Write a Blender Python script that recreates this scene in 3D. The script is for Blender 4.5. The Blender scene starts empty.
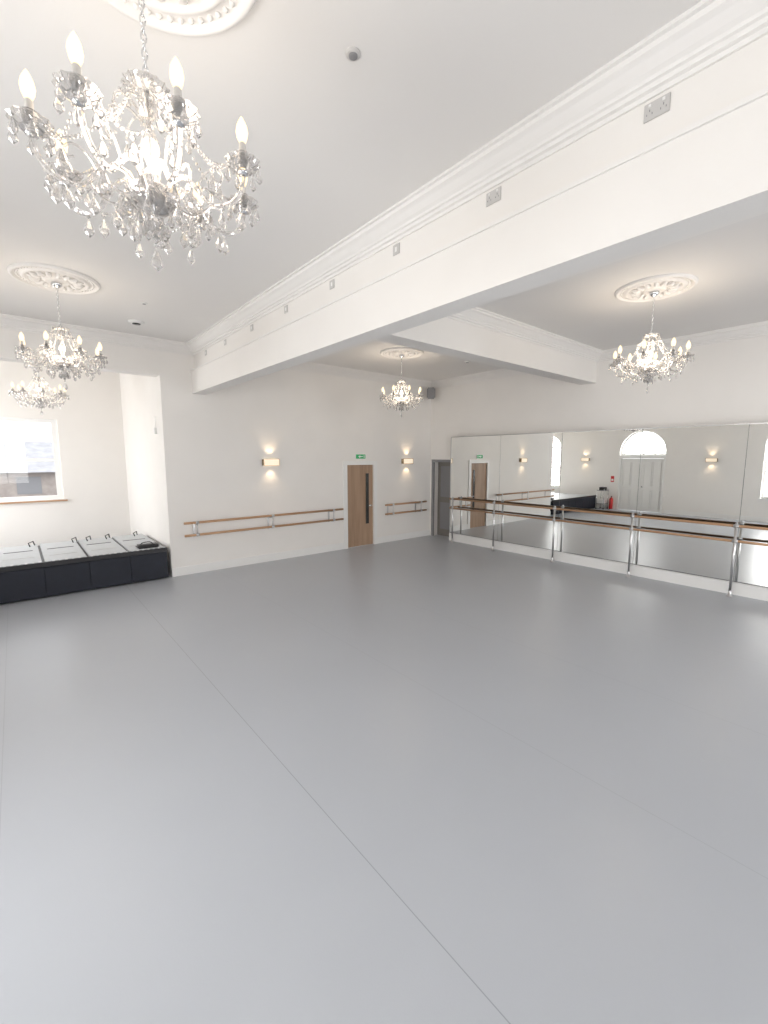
import bpy, math, random
from mathutils import Vector, Matrix
random.seed(4)
scene = bpy.context.scene
PI = math.pi

# ---------------------------------------------------------------- materials
def new_mat(name):
    m = bpy.data.materials.new(name); m.use_nodes = True
    return m, m.node_tree.nodes, m.node_tree.links
def pbsdf(name, col, rough=0.5, metal=0.0, emis=None, estr=0.0, noise=0.0, nscale=5.0, bump=0.0, bscale=60.0, spec=0.5):
    m, N, L = new_mat(name)
    b = N['Principled BSDF']
    b.inputs['Base Color'].default_value = (*col, 1)
    b.inputs['Roughness'].default_value = rough
    b.inputs['Metallic'].default_value = metal
    b.inputs['Specular IOR Level'].default_value = spec
    if emis:
        b.inputs['Emission Color'].default_value = (*emis, 1)
        b.inputs['Emission Strength'].default_value = estr
    tc = N.new('ShaderNodeTexCoord')
    if noise > 0:
        n = N.new('ShaderNodeTexNoise'); n.inputs['Scale'].default_value = nscale
        n.inputs['Detail'].default_value = 4
        r = N.new('ShaderNodeValToRGB')
        r.color_ramp.elements[0].position = 0.3; r.color_ramp.elements[1].position = 0.7
        r.color_ramp.elements[0].color = (*[c*(1-noise) for c in col], 1)
        r.color_ramp.elements[1].color = (*[min(1, c*(1+noise*0.5)) for c in col], 1)
        L.new(tc.outputs['Object'], n.inputs['Vector']); L.new(n.outputs['Fac'], r.inputs['Fac'])
        L.new(r.outputs['Color'], b.inputs['Base Color'])
    if bump > 0:
        n2 = N.new('ShaderNodeTexNoise'); n2.inputs['Scale'].default_value = bscale
        bp = N.new('ShaderNodeBump'); bp.inputs['Strength'].default_value = bump; bp.inputs['Distance'].default_value = 0.01
        L.new(tc.outputs['Object'], n2.inputs['Vector']); L.new(n2.outputs['Fac'], bp.inputs['Height'])
        L.new(bp.outputs['Normal'], b.inputs['Normal'])
    return m

M_wall = pbsdf('wall_paint', (0.84, 0.82, 0.795), 0.75, noise=0.015, nscale=2, bump=0.05)
M_ceil = pbsdf('ceiling_paint', (0.80, 0.785, 0.77), 0.8, noise=0.01, nscale=1.5, bump=0.04)
M_plas = pbsdf('plaster_moulding', (0.83, 0.815, 0.80), 0.6, bump=0.02)
M_trim = pbsdf('white_gloss_paint', (0.84, 0.84, 0.83), 0.35, noise=0.01)
M_chrome = pbsdf('polished_chrome', (0.75, 0.76, 0.78), 0.12, 1.0)
M_steel = pbsdf('brushed_steel', (0.55, 0.55, 0.56), 0.3, 1.0)
M_black = pbsdf('black_plastic', (0.015, 0.015, 0.018), 0.45)
M_navy = pbsdf('navy_board', (0.008, 0.011, 0.022), 0.6, noise=0.2, nscale=8)
M_greydeck = pbsdf('grey_deck', (0.50, 0.52, 0.54), 0.5, noise=0.06, nscale=12)
M_white = pbsdf('white_plastic', (0.82, 0.82, 0.81), 0.4)
M_candle = pbsdf('candle_sleeve', (0.60, 0.58, 0.55), 0.3)
M_greyplastic = pbsdf('grey_plastic', (0.25, 0.25, 0.26), 0.5)
M_dgrey = pbsdf('grey_door_paint', (0.21, 0.195, 0.18), 0.5, noise=0.03)
M_green = pbsdf('exit_green', (0.02, 0.30, 0.10), 0.4, emis=(0.03, 0.5, 0.15), estr=0.15)
M_red = pbsdf('extinguisher_red', (0.6, 0.02, 0.02), 0.3)
M_socket = pbsdf('socket_faceplate', (0.56, 0.55, 0.54), 0.35)
M_dark = pbsdf('dark_glass', (0.03, 0.03, 0.03), 0.1)
M_bulb = pbsdf('candle_bulb_glow', (.25, .16, .08), 0.6, emis=(1.0, 0.80, 0.50), estr=1.7, spec=0.1)
M_sconce = pbsdf('sconce_frosted_glass', (.55, .5, .44), 0.5, emis=(1.0, 0.82, 0.60), estr=0.65)
M_brass = pbsdf('warm_metal_rim', (0.45, 0.34, 0.22), 0.35, 1.0)
M_mirror = pbsdf('mirror_silver', (0.90, 0.91, 0.895), 0.0, 1.0)
M_brick = pbsdf('outside_render', (0.40, 0.35, 0.32), 0.9, noise=0.2, nscale=3)
M_roof = pbsdf('roof_slate', (0.36, 0.36, 0.38), 0.8, noise=0.2, nscale=3)
M_ground = pbsdf('outside_tarmac', (0.3, 0.3, 0.3), 0.9, noise=0.2, nscale=2)

def wood(name, c1, c2, axis, rough=0.4, sc=6):
    m, N, L = new_mat(name); b = N['Principled BSDF']
    tc = N.new('ShaderNodeTexCoord'); mp = N.new('ShaderNodeMapping')
    s = [sc*3, sc*3, sc*3]; s[axis] = sc*0.2
    mp.inputs['Scale'].default_value = s
    n = N.new('ShaderNodeTexNoise'); n.inputs['Scale'].default_value = 1.5; n.inputs['Detail'].default_value = 6
    r = N.new('ShaderNodeValToRGB')
    r.color_ramp.elements[0].position = 0.3; r.color_ramp.elements[1].position = 0.7
    r.color_ramp.elements[0].color = (*c1, 1); r.color_ramp.elements[1].color = (*c2, 1)
    L.new(tc.outputs['Object'], mp.inputs['Vector']); L.new(mp.outputs['Vector'], n.inputs['Vector'])
    L.new(n.outputs['Fac'], r.inputs['Fac']); L.new(r.outputs['Color'], b.inputs['Base Color'])
    b.inputs['Roughness'].default_value = rough
    return m
M_woodX = wood('beech_rail_x', (0.38, 0.21, 0.11), (0.50, 0.31, 0.18), 0)
M_woodY = wood('beech_rail_y', (0.38, 0.21, 0.11), (0.50, 0.31, 0.18), 1)
M_door = wood('oak_veneer', (0.31, 0.20, 0.13), (0.41, 0.28, 0.19), 2, 0.45, 4)

def crystal_mat():
    m, N, L = new_mat('cut_crystal'); out = N['Material Output']; N.remove(N['Principled BSDF'])
    g = N.new('ShaderNodeBsdfGlass'); g.inputs['IOR'].default_value = 1.45; g.inputs['Roughness'].default_value = 0.01
    g.inputs['Color'].default_value = (0.99, 0.99, 1, 1)
    t = N.new('ShaderNodeBsdfTranslucent'); t.inputs['Color'].default_value = (1, 0.97, 0.93, 1)
    df = N.new('ShaderNodeBsdfDiffuse'); df.inputs['Color'].default_value = (1, 0.97, 0.93, 1)
    d = N.new('ShaderNodeBsdfGlossy'); d.inputs['Roughness'].default_value = 0.05; d.inputs['Color'].default_value = (1, 1, 1, 1)
    fr = N.new('ShaderNodeLayerWeight'); fr.inputs['Blend'].default_value = 0.25
    m0 = N.new('ShaderNodeMixShader'); m0.inputs['Fac'].default_value = 0.4
    L.new(t.outputs[0], m0.inputs[1]); L.new(df.outputs[0], m0.inputs[2])
    m1 = N.new('ShaderNodeMixShader'); m1.inputs['Fac'].default_value = 0.25
    L.new(g.outputs[0], m1.inputs[1]); L.new(m0.outputs[0], m1.inputs[2])
    m2 = N.new('ShaderNodeMixShader')
    L.new(fr.outputs['Facing'], m2.inputs['Fac']); L.new(m1.outputs[0], m2.inputs[1]); L.new(d.outputs[0], m2.inputs[2])
    L.new(m2.outputs[0], out.inputs['Surface'])
    return m
M_crys = crystal_mat()

def pane_mat():
    m, N, L = new_mat('window_glass'); out = N['Material Output']; N.remove(N['Principled BSDF'])
    t = N.new('ShaderNodeBsdfTransparent'); g = N.new('ShaderNodeBsdfGlossy'); g.inputs['Roughness'].default_value = 0.02
    mx = N.new('ShaderNodeMixShader'); mx.inputs['Fac'].default_value = 0.06
    L.new(t.outputs[0], mx.inputs[1]); L.new(g.outputs[0], mx.inputs[2]); L.new(mx.outputs[0], out.inputs['Surface'])
    return m
M_pane = pane_mat()

SEAM0, SEAMW = 1.31, 1.55
def floor_mat():
    m, N, L = new_mat('dance_vinyl'); b = N['Principled BSDF']
    tc = N.new('ShaderNodeTexCoord'); sp = N.new('ShaderNodeSeparateXYZ'); L.new(tc.outputs['Object'], sp.inputs[0])
    def mth(op, a, v=None):
        x = N.new('ShaderNodeMath'); x.operation = op
        L.new(a, x.inputs[0])
        if v is not None:
            if isinstance(v, (int, float)): x.inputs[1].default_value = v
            else: L.new(v, x.inputs[1])
        return x.outputs[0]
    f = mth('FRACT', mth('DIVIDE', mth('SUBTRACT', sp.outputs['X'], SEAM0 - 20.5*SEAMW), SEAMW))
    gt = mth('LESS_THAN', mth('ABSOLUTE', mth('SUBTRACT', f, 0.5)), 0.0026/SEAMW)
    near = mth('LESS_THAN', mth('ABSOLUTE', mth('SUBTRACT', sp.outputs['X'], SEAM0)), 0.2)
    k = mth('ADD', mth('MULTIPLY', near, 0.35), 0.25)
    fac = mth('MULTIPLY', gt, k)
    n = N.new('ShaderNodeTexNoise'); n.inputs['Scale'].default_value = 0.7; n.inputs['Detail'].default_value = 3
    L.new(tc.outputs['Object'], n.inputs['Vector'])
    r = N.new('ShaderNodeValToRGB')
    r.color_ramp.elements[0].color = (0.415, 0.437, 0.475, 1); r.color_ramp.elements[1].color = (0.45, 0.472, 0.51, 1)
    L.new(n.outputs['Fac'], r.inputs['Fac'])
    mx = N.new('ShaderNodeMixRGB'); mx.inputs['Color2'].default_value = (0.20, 0.21, 0.23, 1)
    L.new(fac, mx.inputs['Fac']); L.new(r.outputs['Color'], mx.inputs['Color1']); L.new(mx.outputs[0], b.inputs['Base Color'])
    b.inputs['Roughness'].default_value = 0.33; b.inputs['Specular IOR Level'].default_value = 0.5
    n2 = N.new('ShaderNodeTexNoise'); n2.inputs['Scale'].default_value = 120
    bp = N.new('ShaderNodeBump'); bp.inputs['Strength'].default_value = 0.06; bp.inputs['Distance'].default_value = 0.004
    L.new(tc.outputs['Object'], n2.inputs['Vector']); L.new(n2.outputs['Fac'], bp.inputs['Height']); L.new(bp.outputs[0], b.inputs['Normal'])
    return m
M_floor = floor_mat()

# ---------------------------------------------------------------- mesh builder
class MB:
    def __init__(s): s.v=[]; s.f=[]; s.m=[]; s.s=[]; s.mats=[]
    def mi(s, mat):
        if mat not in s.mats: s.mats.append(mat)
        return s.mats.index(mat)
    def add(s, vs, fs, mat, smooth=False, M=None):
        o = len(s.v); k = s.mi(mat)
        for p in vs:
            p = Vector(p)
            s.v.append(tuple(M @ p) if M is not None else tuple(p))
        for f in fs:
            s.f.append(tuple(i+o for i in f)); s.m.append(k); s.s.append(smooth)
    def box(s, x0,x1,y0,y1,z0,z1,mat,M=None,bev=0.0,seg=2):
        x0,x1=sorted((x0,x1)); y0,y1=sorted((y0,y1)); z0,z1=sorted((z0,z1))
        if bev <= 0:
            vs=[(x0,y0,z0),(x1,y0,z0),(x1,y1,z0),(x0,y1,z0),(x0,y0,z1),(x1,y0,z1),(x1,y1,z1),(x0,y1,z1)]
            fs=[(0,3,2,1),(4,5,6,7),(0,1,5,4),(1,2,6,5),(2,3,7,6),(3,0,4,7)]
            s.add(vs,fs,mat,False,M)
        else:
            import bmesh
            bm=bmesh.new(); bmesh.ops.create_cube(bm,size=1)
            for v in bm.verts:
                v.co.x=(x0+x1)/2+v.co.x*(x1-x0); v.co.y=(y0+y1)/2+v.co.y*(y1-y0); v.co.z=(z0+z1)/2+v.co.z*(z1-z0)
            bmesh.ops.bevel(bm,geom=bm.edges[:],offset=bev,segments=seg,affect='EDGES')
            bm.verts.index_update()
            s.add([v.co.copy() for v in bm.verts],[tuple(v.index for v in f.verts) for f in bm.faces],mat,seg>2,M)
            bm.free()
    def lathe(s, prof, seg, mat, o=(0,0,0), smooth=True, M=None, cap=True, squash=1.0):
        vs=[]; fs=[]
        for r,z in prof:
            for i in range(seg):
                a=2*PI*i/seg; vs.append((o[0]+r*math.cos(a),o[1]+r*squash*math.sin(a),o[2]+z))
        for j in range(len(prof)-1):
            for i in range(seg):
                i2=(i+1)%seg; fs.append((j*seg+i,j*seg+i2,(j+1)*seg+i2,(j+1)*seg+i))
        s.add(vs,fs,mat,smooth,M)
    def tube(s, pts, r, seg, mat, smooth=True, M=None):
        pts=[Vector(p) for p in pts]; n=len(pts); vs=[]; fs=[]
        rr = r if isinstance(r,(list,tuple)) else [r]*n
        prev=None
        for i,p in enumerate(pts):
            t=(pts[min(i+1,n-1)]-pts[max(i-1,0)]).normalized()
            ref = prev if prev is not None else (Vector((0,0,1)) if abs(t.z)<.9 else Vector((1,0,0)))
            u=(ref - t*ref.dot(t)).normalized(); prev=u; w=t.cross(u)
            for k in range(seg):
                a=2*PI*k/seg; vs.append(p+(u*math.cos(a)+w*math.sin(a))*rr[i])
        for i in range(n-1):
            for k in range(seg):
                k2=(k+1)%seg; fs.append((i*seg+k,i*seg+k2,(i+1)*seg+k2,(i+1)*seg+k))
        fs.append(tuple(range(seg-1,-1,-1))); fs.append(tuple((n-1)*seg+k for k in range(seg)))
        s.add(vs,fs,mat,smooth,M)
    def ball(s,c,r,mat,seg=8,rings=5,smooth=False,sz=1.0):
        prof=[(max(1e-4,r*math.sin(PI*j/rings)), r*sz*math.cos(PI*j/rings)) for j in range(rings+1)]
        s.lathe(prof,seg,mat,o=c,smooth=smooth)
    def prism(s, prof, axis, a0, a1, fn, mat, smooth=False):
        n=len(prof); vs=[fn(u,v,a0) for u,v in prof]+[fn(u,v,a1) for u,v in prof]
        fs=[(i,(i+1)%n,n+(i+1)%n,n+i) for i in range(n)]+[tuple(range(n-1,-1,-1)),tuple(range(n,2*n))]
        s.add(vs,fs,mat,smooth)
    def build(s,name,loc=(0,0,0),parent=None):
        me=bpy.data.meshes.new(name); me.from_pydata(s.v,[],s.f)
        for m in s.mats: me.materials.append(m)
        me.polygons.foreach_set('material_index',s.m); me.polygons.foreach_set('use_smooth',s.s); me.update()
        import bmesh
        bm=bmesh.new(); bm.from_mesh(me); bmesh.ops.recalc_face_normals(bm,faces=bm.faces); bm.to_mesh(me); bm.free()
        ob=bpy.data.objects.new(name,me); ob.location=loc
        scene.collection.objects.link(ob)
        if parent: ob.parent=parent
        return ob

# ---------------------------------------------------------------- room constants
XL,XR = -1.9,8.87
YB,YA,YF = 8.56,12.2,-4.0
ZC = 4.2
TH = 0.25
BX0,BX1,BZ = 2.60,2.83,3.35

def wall(name, axis, c0, c1, a0, a1, z0, z1, openings):
    mb=MB()
    As=sorted(set([a0,a1]+[o[0] for o in openings]+[o[1] for o in openings]))
    Zs=sorted(set([z0,z1]+[o[2] for o in openings]+[o[3] for o in openings]))
    def P(a,c,z): return (c,a,z) if axis=='x' else (a,c,z)
    for i in range(len(As)-1):
        run=None
        for j in range(len(Zs)-1):
            am=(As[i]+As[i+1])/2; zm=(Zs[j]+Zs[j+1])/2
            hole=any(o[0]<am<o[1] and o[2]<zm<o[3] for o in openings)
            if not hole:
                if run is None: run=[Zs[j],Zs[j+1]]
                else: run[1]=Zs[j+1]
            if hole or j==len(Zs)-2:
                if run:
                    p=P(As[i],c0,run[0]); q=P(As[i+1],c1,run[1])
                    mb.box(p[0],q[0],p[1],q[1],p[2],q[2],M_wall)
                run=None
    for o in openings:
        if o[4]:
            r=(o[1]-o[0])/2; am=(o[0]+o[1])/2; zs=o[3]-r; n=24
            for k in range(n):
                t0=PI*k/n; t1=PI*(k+1)/n
                q=[(am+r*math.cos(t0),zs+r*math.sin(t0)),(am+r*math.cos(t0),o[3]+.0),(am+r*math.cos(t1),o[3]+.0),(am+r*math.cos(t1),zs+r*math.sin(t1))]
                vs=[P(a,c0,z) for a,z in q]+[P(a,c1,z) for a,z in q]
                mb.add(vs,[(0,1,2,3),(7,6,5,4),(0,3,7,4)],M_wall)
    return mb.build(name)

mb=MB(); mb.box(XL-TH,XR+TH,YF-TH,YA+TH,-0.1,0,M_floor); mb.build('floor')
mb=MB(); mb.box(XL-TH,XR+TH,YF-TH,YA+TH,ZC,ZC+.1,M_ceil); mb.build('ceiling')

LW=[(1.85,3.15,.8,3.25,True),(10.4,11.5,.8,3.2,True),(-1.8,-0.5,.8,3.25,True)]  # last opening: unseen window, added to let in more daylight
DOORW=(6.08,7.78)
wall('wall_left','x',XL-TH,XL,YF,YA+TH,0,ZC,LW+[(DOORW[0],DOORW[1],0,3.25,True)])
wall('wall_right','x',XR,XR+TH,YF,YB+TH,0,ZC,[(7.76,8.44,0,2.08,False)])
wall('wall_back','y',YB,YB+TH,2.07,XR+TH,0,ZC,[(5.98,6.88,0,2.06,False)])
mb=MB(); mb.box(XL,2.07,YB,YB+TH,3.62,ZC,M_wall); mb.build('wall_back_header')
mb=MB(); mb.box(2.07,2.07+TH,YB+TH,YA+TH,0,ZC,M_wall); mb.build('wall_alcove_side')
AW=(-0.75,0.80,1.25,3.02,False)
wall('wall_alcove_back','y',YA,YA+TH,XL,2.07,0,ZC,[AW])
FW=[(-1.2,.6,.8,3.4,False),(3.4,5.0,.8,3.4,False),(6.2,7.8,.8,3.4,False)]
wall('wall_front','y',YF-TH,YF,XL-TH,XR+TH,0,ZC,FW)

# beams
mb=MB()
mb.box(2.66,BX1,YF,YB,3.76,ZC,M_wall)
mb.box(BX0,BX1+.002,YF,YB,BZ,3.76,M_wall)
mb.box(BX0-.015,BX0,YF,YB,3.74,3.765,M_plas)
mb.build('wall_beam_long')
mb=MB(); mb.box(BX1,XR,4.1,4.4,3.64,ZC,M_wall); mb.build('wall_beam_cross')

CP=[(0,0),(.17,0),(.17,-.018),(.15,-.022),(.145,-.045),(.12,-.06),(.085,-.095),(.065,-.11),(.06,-.125),(.045,-.13),(.04,-.15),(.02,-.155),(.015,-.175),(0,-.175)]
def cornice(mb,axis,c,sgn,a0,a1):
    if axis=='x': mb.prism(CP,None,a0,a1,lambda u,v,a:(c+sgn*u,a,ZC+v),M_plas)
    else: mb.prism(CP,None,a0,a1,lambda u,v,a:(a,c+sgn*u,ZC+v),M_plas)
mb=MB(); cornice(mb,'x',2.66,-1,YF,YB); mb.build('trim_1')
mb=MB(); cornice(mb,'y',YB,-1,XL,2.66); mb.build('trim_2')
mb=MB(); cornice(mb,'x',XL,1,YF,YB); mb.build('trim_3')
mb=MB()
cornice(mb,'x',BX1,1,YF,4.1); cornice(mb,'y',4.1,-1,BX1,XR); cornice(mb,'x',XR,-1,YF,4.1)
mb.build('trim_4')
mb=MB()
cornice(mb,'x',BX1,1,4.4,YB); cornice(mb,'y',4.4,1,BX1,XR); cornice(mb,'x',XR,-1,4.4,YB); cornice(mb,'y',YB,-1,BX1,XR)
mb.build('trim_5')

def bb(name,segs):
    mb=MB()
    for s in segs: mb.box(*s,M_trim)
    return mb.build(name)
bb('baseboard_back',[(2.07,5.92,YB-.02,YB,0,.16),(6.94,XR,YB-.02,YB,0,.16)])
bb('baseboard_left',[(XL,XL+.02,YF,DOORW[0]-.08,0,.16),(XL,XL+.02,DOORW[1]+.08,YA,0,.16)])
bb('baseboard_right',[(8.70,XR,-2.8,7.68,0,.20),(XR-.02,XR,7.682,7.70,0,.16)])

# ---------------------------------------------------------------- mirror
mb=MB(); ys=[7.68-1.51*i for i in range(8)]
mb.box(8.74,8.86,ys[-1],7.68,.202,2.70,M_greyplastic)
for i in range(7):
    mb.box(8.73,8.738,ys[i+1]+.003,ys[i]-.003,.215,2.70,M_mirror)
mb.box(8.72,8.868,ys[-1],7.69,2.702,2.715,M_steel)
mb.box(8.72,8.868,7.682,7.695,.2,2.70,M_steel)
mb.build('wall_mirror')

# ---------------------------------------------------------------- barres
def wall_barre(name,x0,x1,brs):
    mb=MB()
    for z,y in ((1.00,YB-.22),(.77,YB-.22)):
        mb.tube([(x0,y,z),(x1,y,z)],.023,14,M_woodX)
    for bx in brs:
        mb.box(bx-.02,bx+.02,YB-.012,YB,.70,1.0,M_steel,bev=.003)
        mb.tube([(bx,YB-.01,.95),(bx,YB-.12,.955),(bx,YB-.22,.975)],.013,8,M_steel)
        mb.tube([(bx,YB-.01,.74),(bx,YB-.12,.735),(bx,YB-.22,.75)],.013,8,M_steel)
        for z in (1.0,.77): mb.tube([(bx-.03,YB-.22,z),(bx+.03,YB-.22,z)],.026,12,M_steel)
        mb.tube([(bx,YB-.22,.79),(bx,YB-.22,.98)],.009,8,M_steel)
    mb.build(name)
wall_barre('ballet_barre',2.27,5.76,[2.5,4.0,5.5])
wall_barre('ballet_barre.001',7.05,8.50,[7.3,8.3])
mb=MB(); bx=8.56
for z in (1.13,.89): mb.tube([(bx,-2.75,z),(bx,7.55,z)],.021,14,M_woodY)
for i in range(7):
    y=7.68-1.51*i
    if i==0: y=7.45
    mb.lathe([(.001,0),(.05,0),(.05,.008),(.024,.014),(.024,.10)],14,M_steel,o=(bx,y,0))
    mb.tube([(bx+.0,y,0.0),(bx,y,1.17)],.019,12,M_steel)
    mb.ball((bx,y,1.17),.020,M_steel,10,6,True)
    for z in (1.13,.89):
        mb.tube([(bx,y-.035,z),(bx,y+.035,z)],.028,12,M_steel)
        mb.tube([(bx,y,z-.03),(8.72,y,z-.03)],.011,8,M_steel)
mb.build('ballet_barre.002')

# ---------------------------------------------------------------- doors
mb=MB()
mb.box(6.03,6.83,YB+.02,YB+.064,.008,2.01,M_door)
for a in ((5.92,6.03),(6.83,6.94)): mb.box(a[0],a[1],YB-.025,YB+.09,0,2.01,M_trim)
mb.box(5.92,6.94,YB-.028,YB+.09,2.01,2.10,M_trim)
mb.box(6.60,6.70,YB+.012,YB+.07,.55,1.80,M_dark)
for e in ((6.59,6.60),(6.70,6.71)): mb.box(e[0],e[1],YB+.008,YB+.07,.54,1.81,M_door)
mb.tube([(6.76,YB+.02,1.0),(6.76,YB-.035,1.0),(6.66,YB-.035,1.0)],.009,8,M_chrome)
mb.lathe([(.001,-.004),(.026,-.004),(.026,.004),(.001,.004)],14,M_chrome,M=Matrix.Translation((6.76,YB+.016,1.0))@Matrix.Rotation(PI/2,4,'X'))
mb.build('door_1')

mb=MB()
mb.box(9.06,9.10,7.76,8.44,.005,2.06,M_dgrey)
mb.box(9.055,9.06,7.86,8.34,.2,.95,M_greyplastic,bev=.002); mb.box(9.055,9.06,7.86,8.34,1.1,1.95,M_greyplastic,bev=.002)
mb.box(8.86,8.90,7.70,7.78,0,2.06,M_greyplastic); mb.box(8.86,8.90,8.42,8.50,0,2.06,M_greyplastic); mb.box(8.856,8.90,7.70,8.50,2.06,2.13,M_greyplastic)
mb.tube([(9.06,7.85,1.0),(9.02,7.85,1.0),(9.02,7.95,1.0)],.009,8,M_chrome)
mb.build('door_2')

mb=MB(); X=XL
y0,y1=DOORW; ym=(y0+y1)/2
for a in ((y0,y0+.06),(y1-.06,y1)): mb.box(X-.15,X+.02,a[0],a[1],0,2.14,M_trim)
mb.box(X-.15,X+.022,y0,y1,2.14,2.26,M_trim)
for (a,b) in ((y0+.065,ym-.003),(ym+.003,y1-.065)):
    mb.box(X-.10,X-.06,a,b,.01,2.13,M_trim)
    for (c,d) in ((a+.1,(a+b)/2-.04),((a+b)/2+.04,b-.1)):
        for (e,f) in ((.15,.85),(1.05,1.98)):
            mb.box(X-.06,X-.045,c,d,e,f,M_trim,bev=.006)
            mb.box(X-.06,X-.035,c-.02,c,e-.02,f+.02,M_trim); mb.box(X-.06,X-.035,d,d+.02,e-.02,f+.02,M_trim)
mb.ball((X-.03,ym-.06,1.0),.03,M_chrome,10,6,True)
mb.build('door_3')

def arch_window(name,a0,a1,z0,z1,bars=2,sash=True):
    mb=MB(); r=(a1-a0)/2; am=(a0+a1)/2; zs=max(z1-r,z0); X=XL-.14
    def B(ya,yb,za,zb,t=.025): mb.box(X-t,X+t,ya,yb,za,zb,M_trim)
    B(a0,a0+.06,z0+.07,zs,.03); B(a1-.06,a1,z0+.07,zs,.03); B(a0,a1,z0,z0+.07,.034)
    n=20
    mb.tube([(X,am+(r-.03)*math.cos(PI*k/n),zs+(r-.03)*math.sin(PI*k/n)) for k in range(n+1)],.035,6,M_trim,False)
    for i in range(1,bars+1):
        y=a0+(a1-a0)*i/(bars+1); B(y-.015,y+.015,z0+.07,zs+math.sqrt(max(0,r*r-(y-am)**2))-.02,.018)
    if sash:
        B(a0+.05,a1-.05,(z0+zs)/2-.03,(z0+zs)/2+.03,.024)
        B(a0+.05,a1-.05,zs-.02,zs+.02,.022)
        mb.box(XL-.1,XL+.06,a0-.05,a1+.05,z0-.04,z0,M_trim)
    else:
        mb.tube([(X,am+r*.45*math.cos(PI*k/n),zs+r*.45*math.sin(PI*k/n)) for k in range(n+1)],.015,6,M_trim,False)
    pts=[(X,a0+.03,z0+.03),(X,a1-.03,z0+.03)]+[(X,am+(r-.03)*math.cos(PI*k/n),zs+(r-.03)*math.sin(PI*k/n)) for k in range(n+1)]
    mb.add(pts,[tuple(range(len(pts)))],M_pane)
    mb.build(name)
arch_window('window_2',1.85,3.15,.8,3.25)
arch_window('window_3',10.4,11.5,.8,3.2)
arch_window('window_4',-1.8,-.5,.8,3.25)  # added out of view to brighten the room
arch_window('window_5',y0,y1,2.262,3.25,3,False)

def rect_window(name,x0,x1,z0,z1,yf,sgn,cols=1,sill=M_trim):
    mb=MB(); y=yf+sgn*.13
    def B(a,b,c,d,dy=.03): mb.box(a,b,y-dy,y+dy,c,d,M_trim)
    B(x0,x0+.07,z0+.09,z1-.07,.045); B(x1-.07,x1,z0+.09,z1-.07,.045); B(x0,x1,z1-.07,z1,.048); B(x0,x1,z0,z0+.09,.048)
    zm=(z0+z1)/2; B(x0+.06,x1-.06,zm-.035,zm+.035,.04)
    B(x0+.07,x0+.11,z0+.09,z1-.07,.033); B(x1-.11,x1-.07,z0+.09,z1-.07,.033)
    for i in range(1,cols):
        x=x0+(x1-x0)*i/cols; B(x-.02,x+.02,z0+.09,z1-.07,.028)
    mb.box(x0-.06,x1+.06,yf-sgn*.05,yf+sgn*.08,z0-.035,z0-.001,sill)
    mb.add([(x0,y,z0),(x1,y,z0),(x1,y,z1),(x0,y,z1)],[(0,1,2,3)],M_pane)
    mb.build(name)
rect_window('window_1',AW[0],AW[1],AW[2],AW[3],YA,1,1,M_woodX)
for i,w in enumerate(FW): rect_window('window_%d'%(6+i),w[0],w[1],w[2],w[3],YF,-1,2)

# ---------------------------------------------------------------- ceiling roses
def rose():
    mb=MB()
    prof=[(.001,-.05),(.05,-.05),(.07,-.035),(.10,-.03),(.12,-.045),(.14,-.03),(.155,-.012),(.30,-.012),(.315,-.03),(.335,-.035),(.35,-.02),(.36,-.01),(.42,-.01),(.43,-.03),(.455,-.03),(.47,-.012),(.47,0)]
    K=.90
    mb.lathe([(r*K,z) for r,z in prof],64,M_plas)
    for k in range(16):
        a=2*PI*k/16
        Mx=Matrix.Rotation(a,4,'Z')
        pts=[(.16*K,0,-.012),(.20*K,0,-.030),(.25*K,0,-.032),(.295*K,0,-.015)]
        mb.tube(pts,[.010,.024,.026,.008],8,M_plas,True,Mx)
    for k in range(48):
        a=2*PI*(k+.5)/48; mb.ball((.39*K*math.cos(a),.39*K*math.sin(a),-.012),.013,M_plas,8,5,True)
    return mb
rose_me=rose()

# ---------------------------------------------------------------- chandelier
def drop(mb,p,s,rot=0):
    prof=[(.0005,0),(.16*s,-.16*s),(.0005,-.32*s)]
    mb.lathe(prof,6,M_crys,o=p,smooth=False)
    q=(p[0],p[1],p[2]-.34*s)
    prof=[(.0005,0),(.12*s,-.15*s),(.34*s,-.72*s),(.32*s,-.95*s),(.0005,-1.3*s)]
    mb.lathe(prof,6,M_crys,o=q,smooth=False,squash=.6)
def spline(P,n=8):
    out=[]
    P=[Vector(p) for p in P]; Q=[P[0]*2-P[1]]+P+[P[-1]*2-P[-2]]
    for i in range(1,len(Q)-2):
        for k in range(n):
            t=k/n; a,b,c,d=Q[i-1],Q[i],Q[i+1],Q[i+2]
            out.append(.5*((2*b)+(c-a)*t+(2*a-5*b+4*c-d)*t*t+(-a+3*b-3*c+d)*t**3))
    out.append(P[-1]); return out
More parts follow.
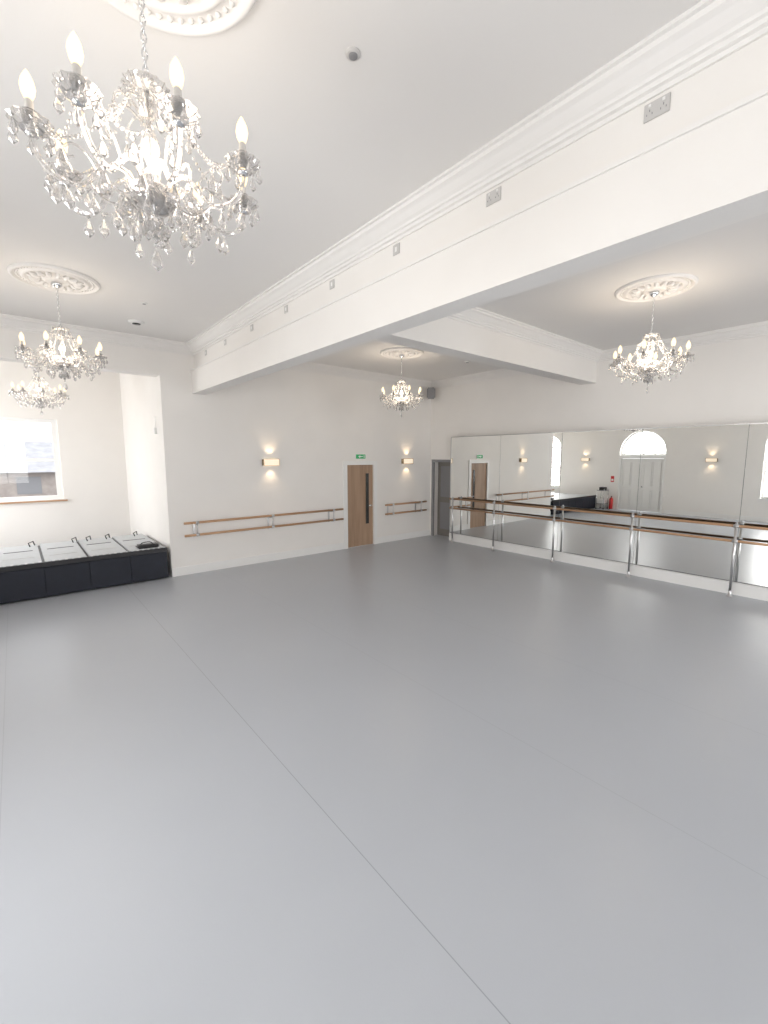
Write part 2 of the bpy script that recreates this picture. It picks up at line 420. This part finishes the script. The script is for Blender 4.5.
def chandelier_mesh():
    mb=MB(); NA=8; R=.385
    mb.lathe([(.001,-.05),(.05,-.05),(.055,-.065),(.03,-.09),(.008,-.10),(.001,-.105)],20,M_chrome)
    z=-.10; i=0
    while z>-.50:
        n=10
        Mx=Matrix.Translation((0,0,z-.018))@Matrix.Rotation((i%2)*PI/2,4,'Z')
        mb.tube([( .010*math.cos(2*PI*k/n),0,.020*math.sin(2*PI*k/n)) for k in range(n+1)],.003,5,M_chrome,True,Mx)
        z-=.030; i+=1
    mb.lathe([(.004,-.50),(.018,-.505),(.022,-.52),(.012,-.535),(.012,-.55)],12,M_chrome)
    def dish(z,r,seg=16,mat=M_crys,o=(0,0)):
        vs=[];fs=[]; pr=[(.012,z-.012),(.5*r,z-.012),(.85*r,z),(r,z+.014),(.98*r,z+.018),(.84*r,z+.006),(.5*r,z-.006),(.012,z-.006)]
        for j,(a,b) in enumerate(pr):
            for k in range(seg*2):
                rr=a*(1+(.06 if k%2 else -.04)*(a/r)); t=PI*k/seg
                vs.append((o[0]+rr*math.cos(t),o[1]+rr*math.sin(t),b))
        n=seg*2
        for j in range(len(pr)-1):
            for k in range(n): fs.append((j*n+k,j*n+(k+1)%n,(j+1)*n+(k+1)%n,(j+1)*n+k))
        mb.add(vs,fs,mat,False)
    dish(-.555,.085)
    mb.lathe([(.012,-.56),(.03,-.575),(.036,-.60),(.026,-.625),(.012,-.64),(.02,-.65),(.012,-.66),(.018,-.69),(.034,-.74),(.036,-.77),(.02,-.81),(.012,-.83),(.028,-.85),(.034,-.87),(.026,-.89),(.012,-.905)],12,M_crys,smooth=False)
    mb.tube([(0,0,-.53),(0,0,-1.02)],.005,8,M_chrome)
    mb.lathe([(.012,-.90),(.046,-.905),(.052,-.915),(.052,-.935),(.042,-.95),(.012,-.96)],24,M_chrome)
    mb.lathe([(.012,-.965),(.07,-.955),(.10,-.93),(.104,-.932),(.078,-.975),(.05,-1.0),(.012,-1.01)],16,M_crys,smooth=False)
    mb.lathe([(.012,-1.01),(.03,-1.02),(.042,-1.05),(.03,-1.08),(.01,-1.09),(.018,-1.10),(.0005,-1.115)],10,M_crys,smooth=False)
    drop(mb,(0,0,-1.115),.07)
    for k in range(8):
        a=2*PI*k/8; drop(mb,(.082*math.cos(a),.082*math.sin(a),-.55),.034)
    for k in range(10):
        a=2*PI*k/10; drop(mb,(.10*math.cos(a),.10*math.sin(a),-.945),.045)
    for k in range(8):
        a=2*PI*(k+.5)/8; drop(mb,(.045*math.cos(a),.045*math.sin(a),-1.03),.042)
    for arm in range(NA):
        a=2*PI*arm/NA; ca,sa=math.cos(a),math.sin(a)
        def W(r,z,da=0.0): return (r*math.cos(a+da),r*math.sin(a+da),z)
        P=spline([W(.05,-.935),W(.09,-.885),(W(.14,-.875)),W(.19,-.92),W(.25,-.985),W(.32,-.985),W(.37,-.94),W(R,-.875)],6)
        n=len(P); mb.tube(P,[.0100+.001*math.sin(i*2.2) for i in range(n)],8,M_crys,False)
        P2=spline([W(.19,-.92),W(.22,-.87),W(.265,-.85),W(.295,-.875),W(.285,-.90),W(.265,-.893)],5)
        mb.tube(P2,.005,6,M_crys,False)
        c=(R*ca,R*sa)
        mb.lathe([(.004,-.882),(.02,-.875),(.022,-.868),(.004,-.86)],10,M_chrome,o=(c[0],c[1],0))
        dish(-.845,.066,12,o=c)
        mb.lathe([(.008,-.845),(.02,-.84),(.024,-.82),(.026,-.80),(.018,-.80),(.012,-.82)],10,M_crys,o=(c[0],c[1],0),smooth=False)
        mb.lathe([(.0005,-.835),(.013,-.835),(.0135,-.765),(.010,-.76),(.0005,-.76)],12,M_candle,o=(c[0],c[1],0))
        mb.lathe([(.0005,-.76),(.012,-.76),(.020,-.742),(.0235,-.722),(.020,-.700),(.011,-.680),(.004,-.668),(.0005,-.664)],12,M_bulb,o=(c[0],c[1],0))
        for k in range(6):
            t=2*PI*(k+.5)/6; drop(mb,(c[0]+.060*math.cos(t),c[1]+.060*math.sin(t),-.838),.044)
        drop(mb,W(.285,-.90),.042); drop(mb,W(.29,-.995),.055)
        p0=Vector(W(.085,-.56)); p1=Vector(W(R-.06,-.84)); nb=20
        for k in range(nb+1):
            t=k/nb; p=p0.lerp(p1,t); p.z-=.13*4*t*(1-t)*.6
            mb.ball(tuple(p),.0075,M_crys,6,4)
        q0=Vector(W(R-.03,-.85,.13)); q1=Vector(W(R-.03,-.85,2*PI/NA-.13)); nb=12
        for k in range(nb+1):
            t=k/nb; p=q0.lerp(q1,t); p.z-=.07*4*t*(1-t)
            mb.ball(tuple(p),.007,M_crys,6,4)
        drop(mb,tuple(q0.lerp(q1,.5)-Vector((0,0,.075))),.06)
        b=PI/NA
        P3=spline([W(.05,-.94,b),W(.09,-.97,b),W(.15,-.99,b),W(.21,-.95,b),W(.225,-.90,b),W(.20,-.875,b),W(.18,-.89,b)],5)
        mb.tube(P3,.006,6,M_crys,False)
        drop(mb,W(.215,-.955,b),.055); drop(mb,W(.14,-.995,b),.055)
        P4=spline([W(.03,-.66,b),W(.08,-.62,b),W(.13,-.64,b),W(.145,-.68,b)],5)
        mb.tube(P4,.005,6,M_crys,False); drop(mb,W(.145,-.685,b),.042)
    return mb
CH=[(.525,2.10,0),(.53,6.4,20),(.47,10.5,5),(6.02,2.15,10),(5.9,6.5,25)]
first=chandelier_mesh().build('chandelier',(CH[0][0],CH[0][1],ZC)); first.rotation_euler.z=math.radians(CH[0][2])
firstr=rose_me.build('ceiling_rose',(CH[0][0]+.03,CH[0][1]-.05,ZC))
for i,(x,y,rz) in enumerate(CH):
    if i==0: ob=first
    else:
        ob=bpy.data.objects.new('chandelier.%03d'%i,first.data); scene.collection.objects.link(ob)
        ob.location=(x,y,ZC); ob.rotation_euler.z=math.radians(rz)
        r=bpy.data.objects.new('ceiling_rose.%03d'%i,firstr.data); scene.collection.objects.link(r); r.location=(x,y,ZC)
    l=bpy.data.lights.new('chandelier_glow','POINT'); l.energy=(15,15,12,26,24)[i]; l.color=(1,.84,.66); l.shadow_soft_size=.28
    lo=bpy.data.objects.new('glow_%d'%i,l); scene.collection.objects.link(lo); lo.parent=ob; lo.location=(0,0,-.76)

# ---------------------------------------------------------------- sconces
def sconce(name,M,k):
    mb=MB()
    mb.box(-.15,.15,-.012,0,-.05,.05,M_chrome,M,bev=.002)
    t=.006; h=.062; d=.085; w=.165
    mb.box(-w,w,-d,-d+t,-h,h,M_sconce,M)
    mb.box(-w,-w+t,-d+t,-.004,-h,h,M_sconce,M); mb.box(w-t,w,-d+t,-.004,-h,h,M_sconce,M)
    for s in (-1,1):
        mb.box(-w-.004,w+.004,-d-.005,-d+t+.003,h*s,(h+.014)*s,M_brass,M)
        mb.box((w+.0)*s,(w+.012)*s,-d-.005,-.004,-h,h,M_brass,M)
    mb.tube([M@Vector((-.09,-.045,0)),M@Vector((.09,-.045,0))],.012,8,M_bulb)
    ob=mb.build(name)
    for j,s in enumerate((-1,1)):
        l=bpy.data.lights.new('sconce_beam','SPOT'); l.energy=5.0; l.color=(1,.74,.46); l.shadow_soft_size=.03
        l.spot_size=math.radians(105); l.spot_blend=.8
        lo=bpy.data.objects.new('sconce_beam_%d_%d'%(k,j),l); scene.collection.objects.link(lo); lo.parent=ob
        lo.location=M@Vector((0,-.09,.085*s))
        lo.rotation_euler=(PI if s>0 else 0,0,0)
def TM(x,y,z,rz): return Matrix.Translation((x,y,z))@Matrix.Rotation(rz,4,'Z')
sconce('wall_sconce',TM(4.08,YB,2.09,0),0)
sconce('wall_sconce.001',TM(7.95,YB,2.09,0),1)
sconce('wall_sconce.002',TM(XL,9.2,2.09,PI/2),2)
sconce('wall_sconce.003',TM(XL,4.6,2.09,PI/2),3)

def exit_sign(name,x,y,z,rz):
    mb=MB(); M=TM(x,y,z,rz)
    mb.box(-.15,.15,-.02,0,-.06,.06,M_white,M); mb.box(-.14,.14,-.024,-.02,-.05,.05,M_green,M)
    mb.box(-.02,.06,-.027,-.024,-.012,.012,M_white,M)
    mb.add([(-.08,-.027,0),(-.02,-.027,-.035),(-.02,-.027,.035)],[(0,1,2)],M_white,False,M)
    mb.box(.09,.11,-.027,-.024,-.035,.03,M_white,M)
    mb.build(name)
exit_sign('exit_sign',6.43,YB,2.21,0)

for i in range(9):
    mb=MB(); y=1.0+i*1.0 if i<7 else (7.9 if i==7 else -.1)
    zc=3.965; h=.042; w=.06 if i in (0,1,8) else .042
    mb.box(2.652,2.66,y-w,y+w,zc-h,zc+h,M_socket,bev=.002)
    if w>.05:
        for s in (-.032,.032):
            mb.box(2.650,2.653,y+s-.014,y+s-.011,zc-.018,zc-.009,M_greyplastic); mb.box(2.650,2.653,y+s+.011,y+s+.014,zc-.018,zc-.009,M_greyplastic)
            mb.box(2.650,2.653,y+s-.002,y+s+.002,zc-.002,zc+.008,M_greyplastic); mb.box(2.648,2.653,y+s-.006,y+s+.006,zc+.018,zc+.032,M_white)
    else:
        mb.box(2.649,2.653,y-.012,y+.012,zc-.018,zc+.018,M_white)
    mb.build('wall_socket' if i==0 else 'wall_socket.%03d'%i)

def disc(name,x,y,r,h,m1,m2,k=.5):
    mb=MB()
    mb.lathe([(r,0),(r,-h*.4),(r*.75,-h),(.001,-h)],24,m1,o=(x,y,ZC))
    mb.lathe([(r*k,-h*.9),(r*k,-h*1.25),(.001,-h*1.3)],20,m2,o=(x,y,ZC))
    mb.build(name)
disc('smoke_detector',1.46,1.98,.038,.012,M_socket,M_greyplastic,.6)
disc('ceiling_disc',1.47,6.64,.04,.012,M_white,M_greyplastic)  # small round ceiling sensor
disc('ceiling_vent',1.56,7.6,.11,.03,M_white,M_dark)
disc('ceiling_disc.001',7.5,6.2,.06,.02,M_white,M_greyplastic)

mb=MB(); M=TM(8.62,8.33,3.88,-PI/4)
mb.box(-.11,.11,-.09,.09,-.14,.14,M_greyplastic,M,bev=.03)
mb.box(-.09,.09,-.096,-.088,-.12,.12,M_greyplastic,M)
mb.tube([M@Vector((0,.08,0)),M@Vector((0,.24,0))],.015,8,M_black)
mb.build('loudspeaker')
mb=MB(); mb.box(2.03,2.07,9.0,9.08,2.62,2.74,M_white,bev=.006); mb.tube([(2.06,9.04,2.74),(2.06,9.04,2.95)],.006,6,M_white); mb.build('motion_sensor')

# ---------------------------------------------------------------- folded staging
mb=MB(); sx0,sx1,sy0,sy1=-1.55,2.0,8.5,10.5
mb.box(sx0,sx1,sy0+.03,sy1,.02,.50,M_navy)
mb.box(sx0+.01,sx1-.01,sy0+.05,sy1-.01,.50,.53,M_black)
n=6; w=(sx1-sx0)/n
for i in range(n):
    a=sx0+i*w
    mb.box(a+.004,a+w-.004,sy0+.005,sy0+.03,.03,.495,M_navy,bev=.003)
    mb.box(a+.022,a+w-.016,sy0+.085,sy1-.03,.532,.565,M_greydeck,bev=.004)
    mb.box(a+.10,a+w-.10,sy0+.6,sy0+.62,.565,.570,M_steel)
    mb.box(a+.10,a+w-.10,sy0+1.25,sy0+1.28,.565,.570,M_black)
mb.box(sx0,sx1,sy0-.005,sy0+.05,.505,.575,M_black)
for i in range(42):
    x=sx0+.05+i*(sx1-sx0-.1)/41
    mb.box(x-.016,x+.016,sy0-.012,sy0+.07,.577,.588,M_greydeck if i%2 else M_steel)
for x in (.1,.75,.98,1.3,1.80):
    mb.tube([(x,sy1-.3,.56),(x-.02,sy1-.27,.63),(x+.05,sy1-.22,.65),(x+.07,sy1-.15,.56)],.010,6,M_black)
for x in (sx0+.2,sx1-.2):
    for y in (sy0+.2,sy1-.2): mb.tube([(x-.02,y,.03),(x+.02,y,.03)],.03,10,M_black)
mb.build('folded_staging')
# black bag lying on the staging
mb=MB()
mb.box(1.56,1.93,sy0+.16,sy0+.42,.566,.625,M_black,bev=.028,seg=4)
mb.tube(spline([(1.62,sy0+.28,.615),(1.66,sy0+.27,.66),(1.78,sy0+.26,.665),(1.84,sy0+.28,.615)],5),.008,6,M_black)
mb.build('black_bag')

def ext(name,x,y):
    mb=MB()
    mb.lathe([(.001,.02),(.07,.02),(.075,.04),(.075,.42),(.05,.48),(.02,.50),(.02,.53),(.001,.53)],18,M_red,o=(x,y,0))
    mb.box(x-.05,x+.02,y-.012,y+.012,.52,.56,M_black); mb.tube([(x+.02,y,.52),(x+.09,y,.45),(x+.085,y,.2)],.01,6,M_black)
    mb.lathe([(.001,0),(.09,0),(.09,.02),(.001,.02)],18,M_chrome,o=(x,y,0))
    mb.build(name)
ext('fire_extinguisher',XL+.13,7.96)
mb=MB(); mb.box(XL,XL+.006,7.95,8.08,1.15,1.40,M_red); mb.box(XL+.006,XL+.008,7.97,8.06,1.2,1.28,M_white); mb.build('fire_action_sign')
# small two-shelf trolley by the left wall (seen in the mirror)
mb=MB(); a0,a1,b0,b1=-1.82,-1.42,8.12,8.42
for x in (a0,a1):
    for y in (b0,b1):
        mb.tube([(x,y,.05),(x,y,.86)],.012,8,M_chrome); mb.ball((x,y,.03),.03,M_black,10,6,True)
for z in (.22,.78):
    mb.box(a0-.01,a1+.01,b0-.01,b1+.01,z,z+.02,M_greyplastic)
mb.box(a0+.05,a1-.08,b0+.04,b1-.05,.80,.93,M_black,bev=.01); mb.box(a0+.05,a1-.05,b0+.04,b1-.04,.24,.42,M_white,bev=.01)
mb.build('equipment_trolley')

# ---------------------------------------------------------------- outside
mb=MB(); mb.box(-40,40,-40,50,-.4,-.12,M_ground); mb.build('ground_outside')
mb=MB(); mb.box(-9,7,26,32,-.12,1.5,M_brick)
mb.prism([(25.6,1.5),(32.4,1.5),(29,3.0)],None,-9.3,7.3,lambda u,v,a:(a,u,v),M_roof)
for x in (-6,-4,-2,0,2): mb.box(x,x+.9,25.98,26.02,.5,1.3,M_greyplastic)
mb.build('neighbouring_house')

# ---------------------------------------------------------------- light
w=bpy.data.worlds.new('sky'); scene.world=w; w.use_nodes=True
bg=w.node_tree.nodes['Background']; bg.inputs['Color'].default_value=(.95,.97,1,1); bg.inputs['Strength'].default_value=2.6
def area(name,loc,rot,sx,sy,e,col=(1,.99,.975)):
    l=bpy.data.lights.new(name,'AREA'); l.shape='RECTANGLE'; l.size=sx; l.size_y=sy; l.energy=e; l.color=col
    o=bpy.data.objects.new(name,l); o.location=loc; o.rotation_euler=rot; scene.collection.objects.link(o)
for i,(a,b,c,d,_) in enumerate(LW):
    area('window_daylight_left_%d'%i,(XL-TH-.05,(a+b)/2,(c+d)/2),(0,-PI/2,0),d-c,b-a,(130,120,60)[i])  # the last lamp shines through the added, unseen window
area('window_daylight_fan',(XL-TH-.05,ym,2.75),(0,-PI/2,0),.9,1.5,45)
for i,(a,b,c,d,_) in enumerate(FW):
    area('window_daylight_front_%d'%i,((a+b)/2,YF-TH-.05,(c+d)/2),(PI/2,0,0),b-a,d-c,(65,80,145)[i])

# ---------------------------------------------------------------- camera
cam=bpy.data.cameras.new('camera'); co=bpy.data.objects.new('camera',cam); scene.collection.objects.link(co)
cam.sensor_fit='HORIZONTAL'; cam.sensor_width=36; cam.lens=438/768*36; cam.clip_start=.02
co.location=(0,0,2.2); co.rotation_euler=(math.radians(90-7.16),0,math.radians(-40))
scene.camera=co
scene.view_settings.view_transform='Standard'
scene.view_settings.look='None'
scene.view_settings.exposure=0.12
try:
    scene.cycles.caustics_reflective=False; scene.cycles.caustics_refractive=False
    scene.cycles.max_bounces=10; scene.cycles.transmission_bounces=8; scene.cycles.glossy_bounces=5; scene.cycles.diffuse_bounces=6
    scene.cycles.sample_clamp_indirect=6
except Exception: pass
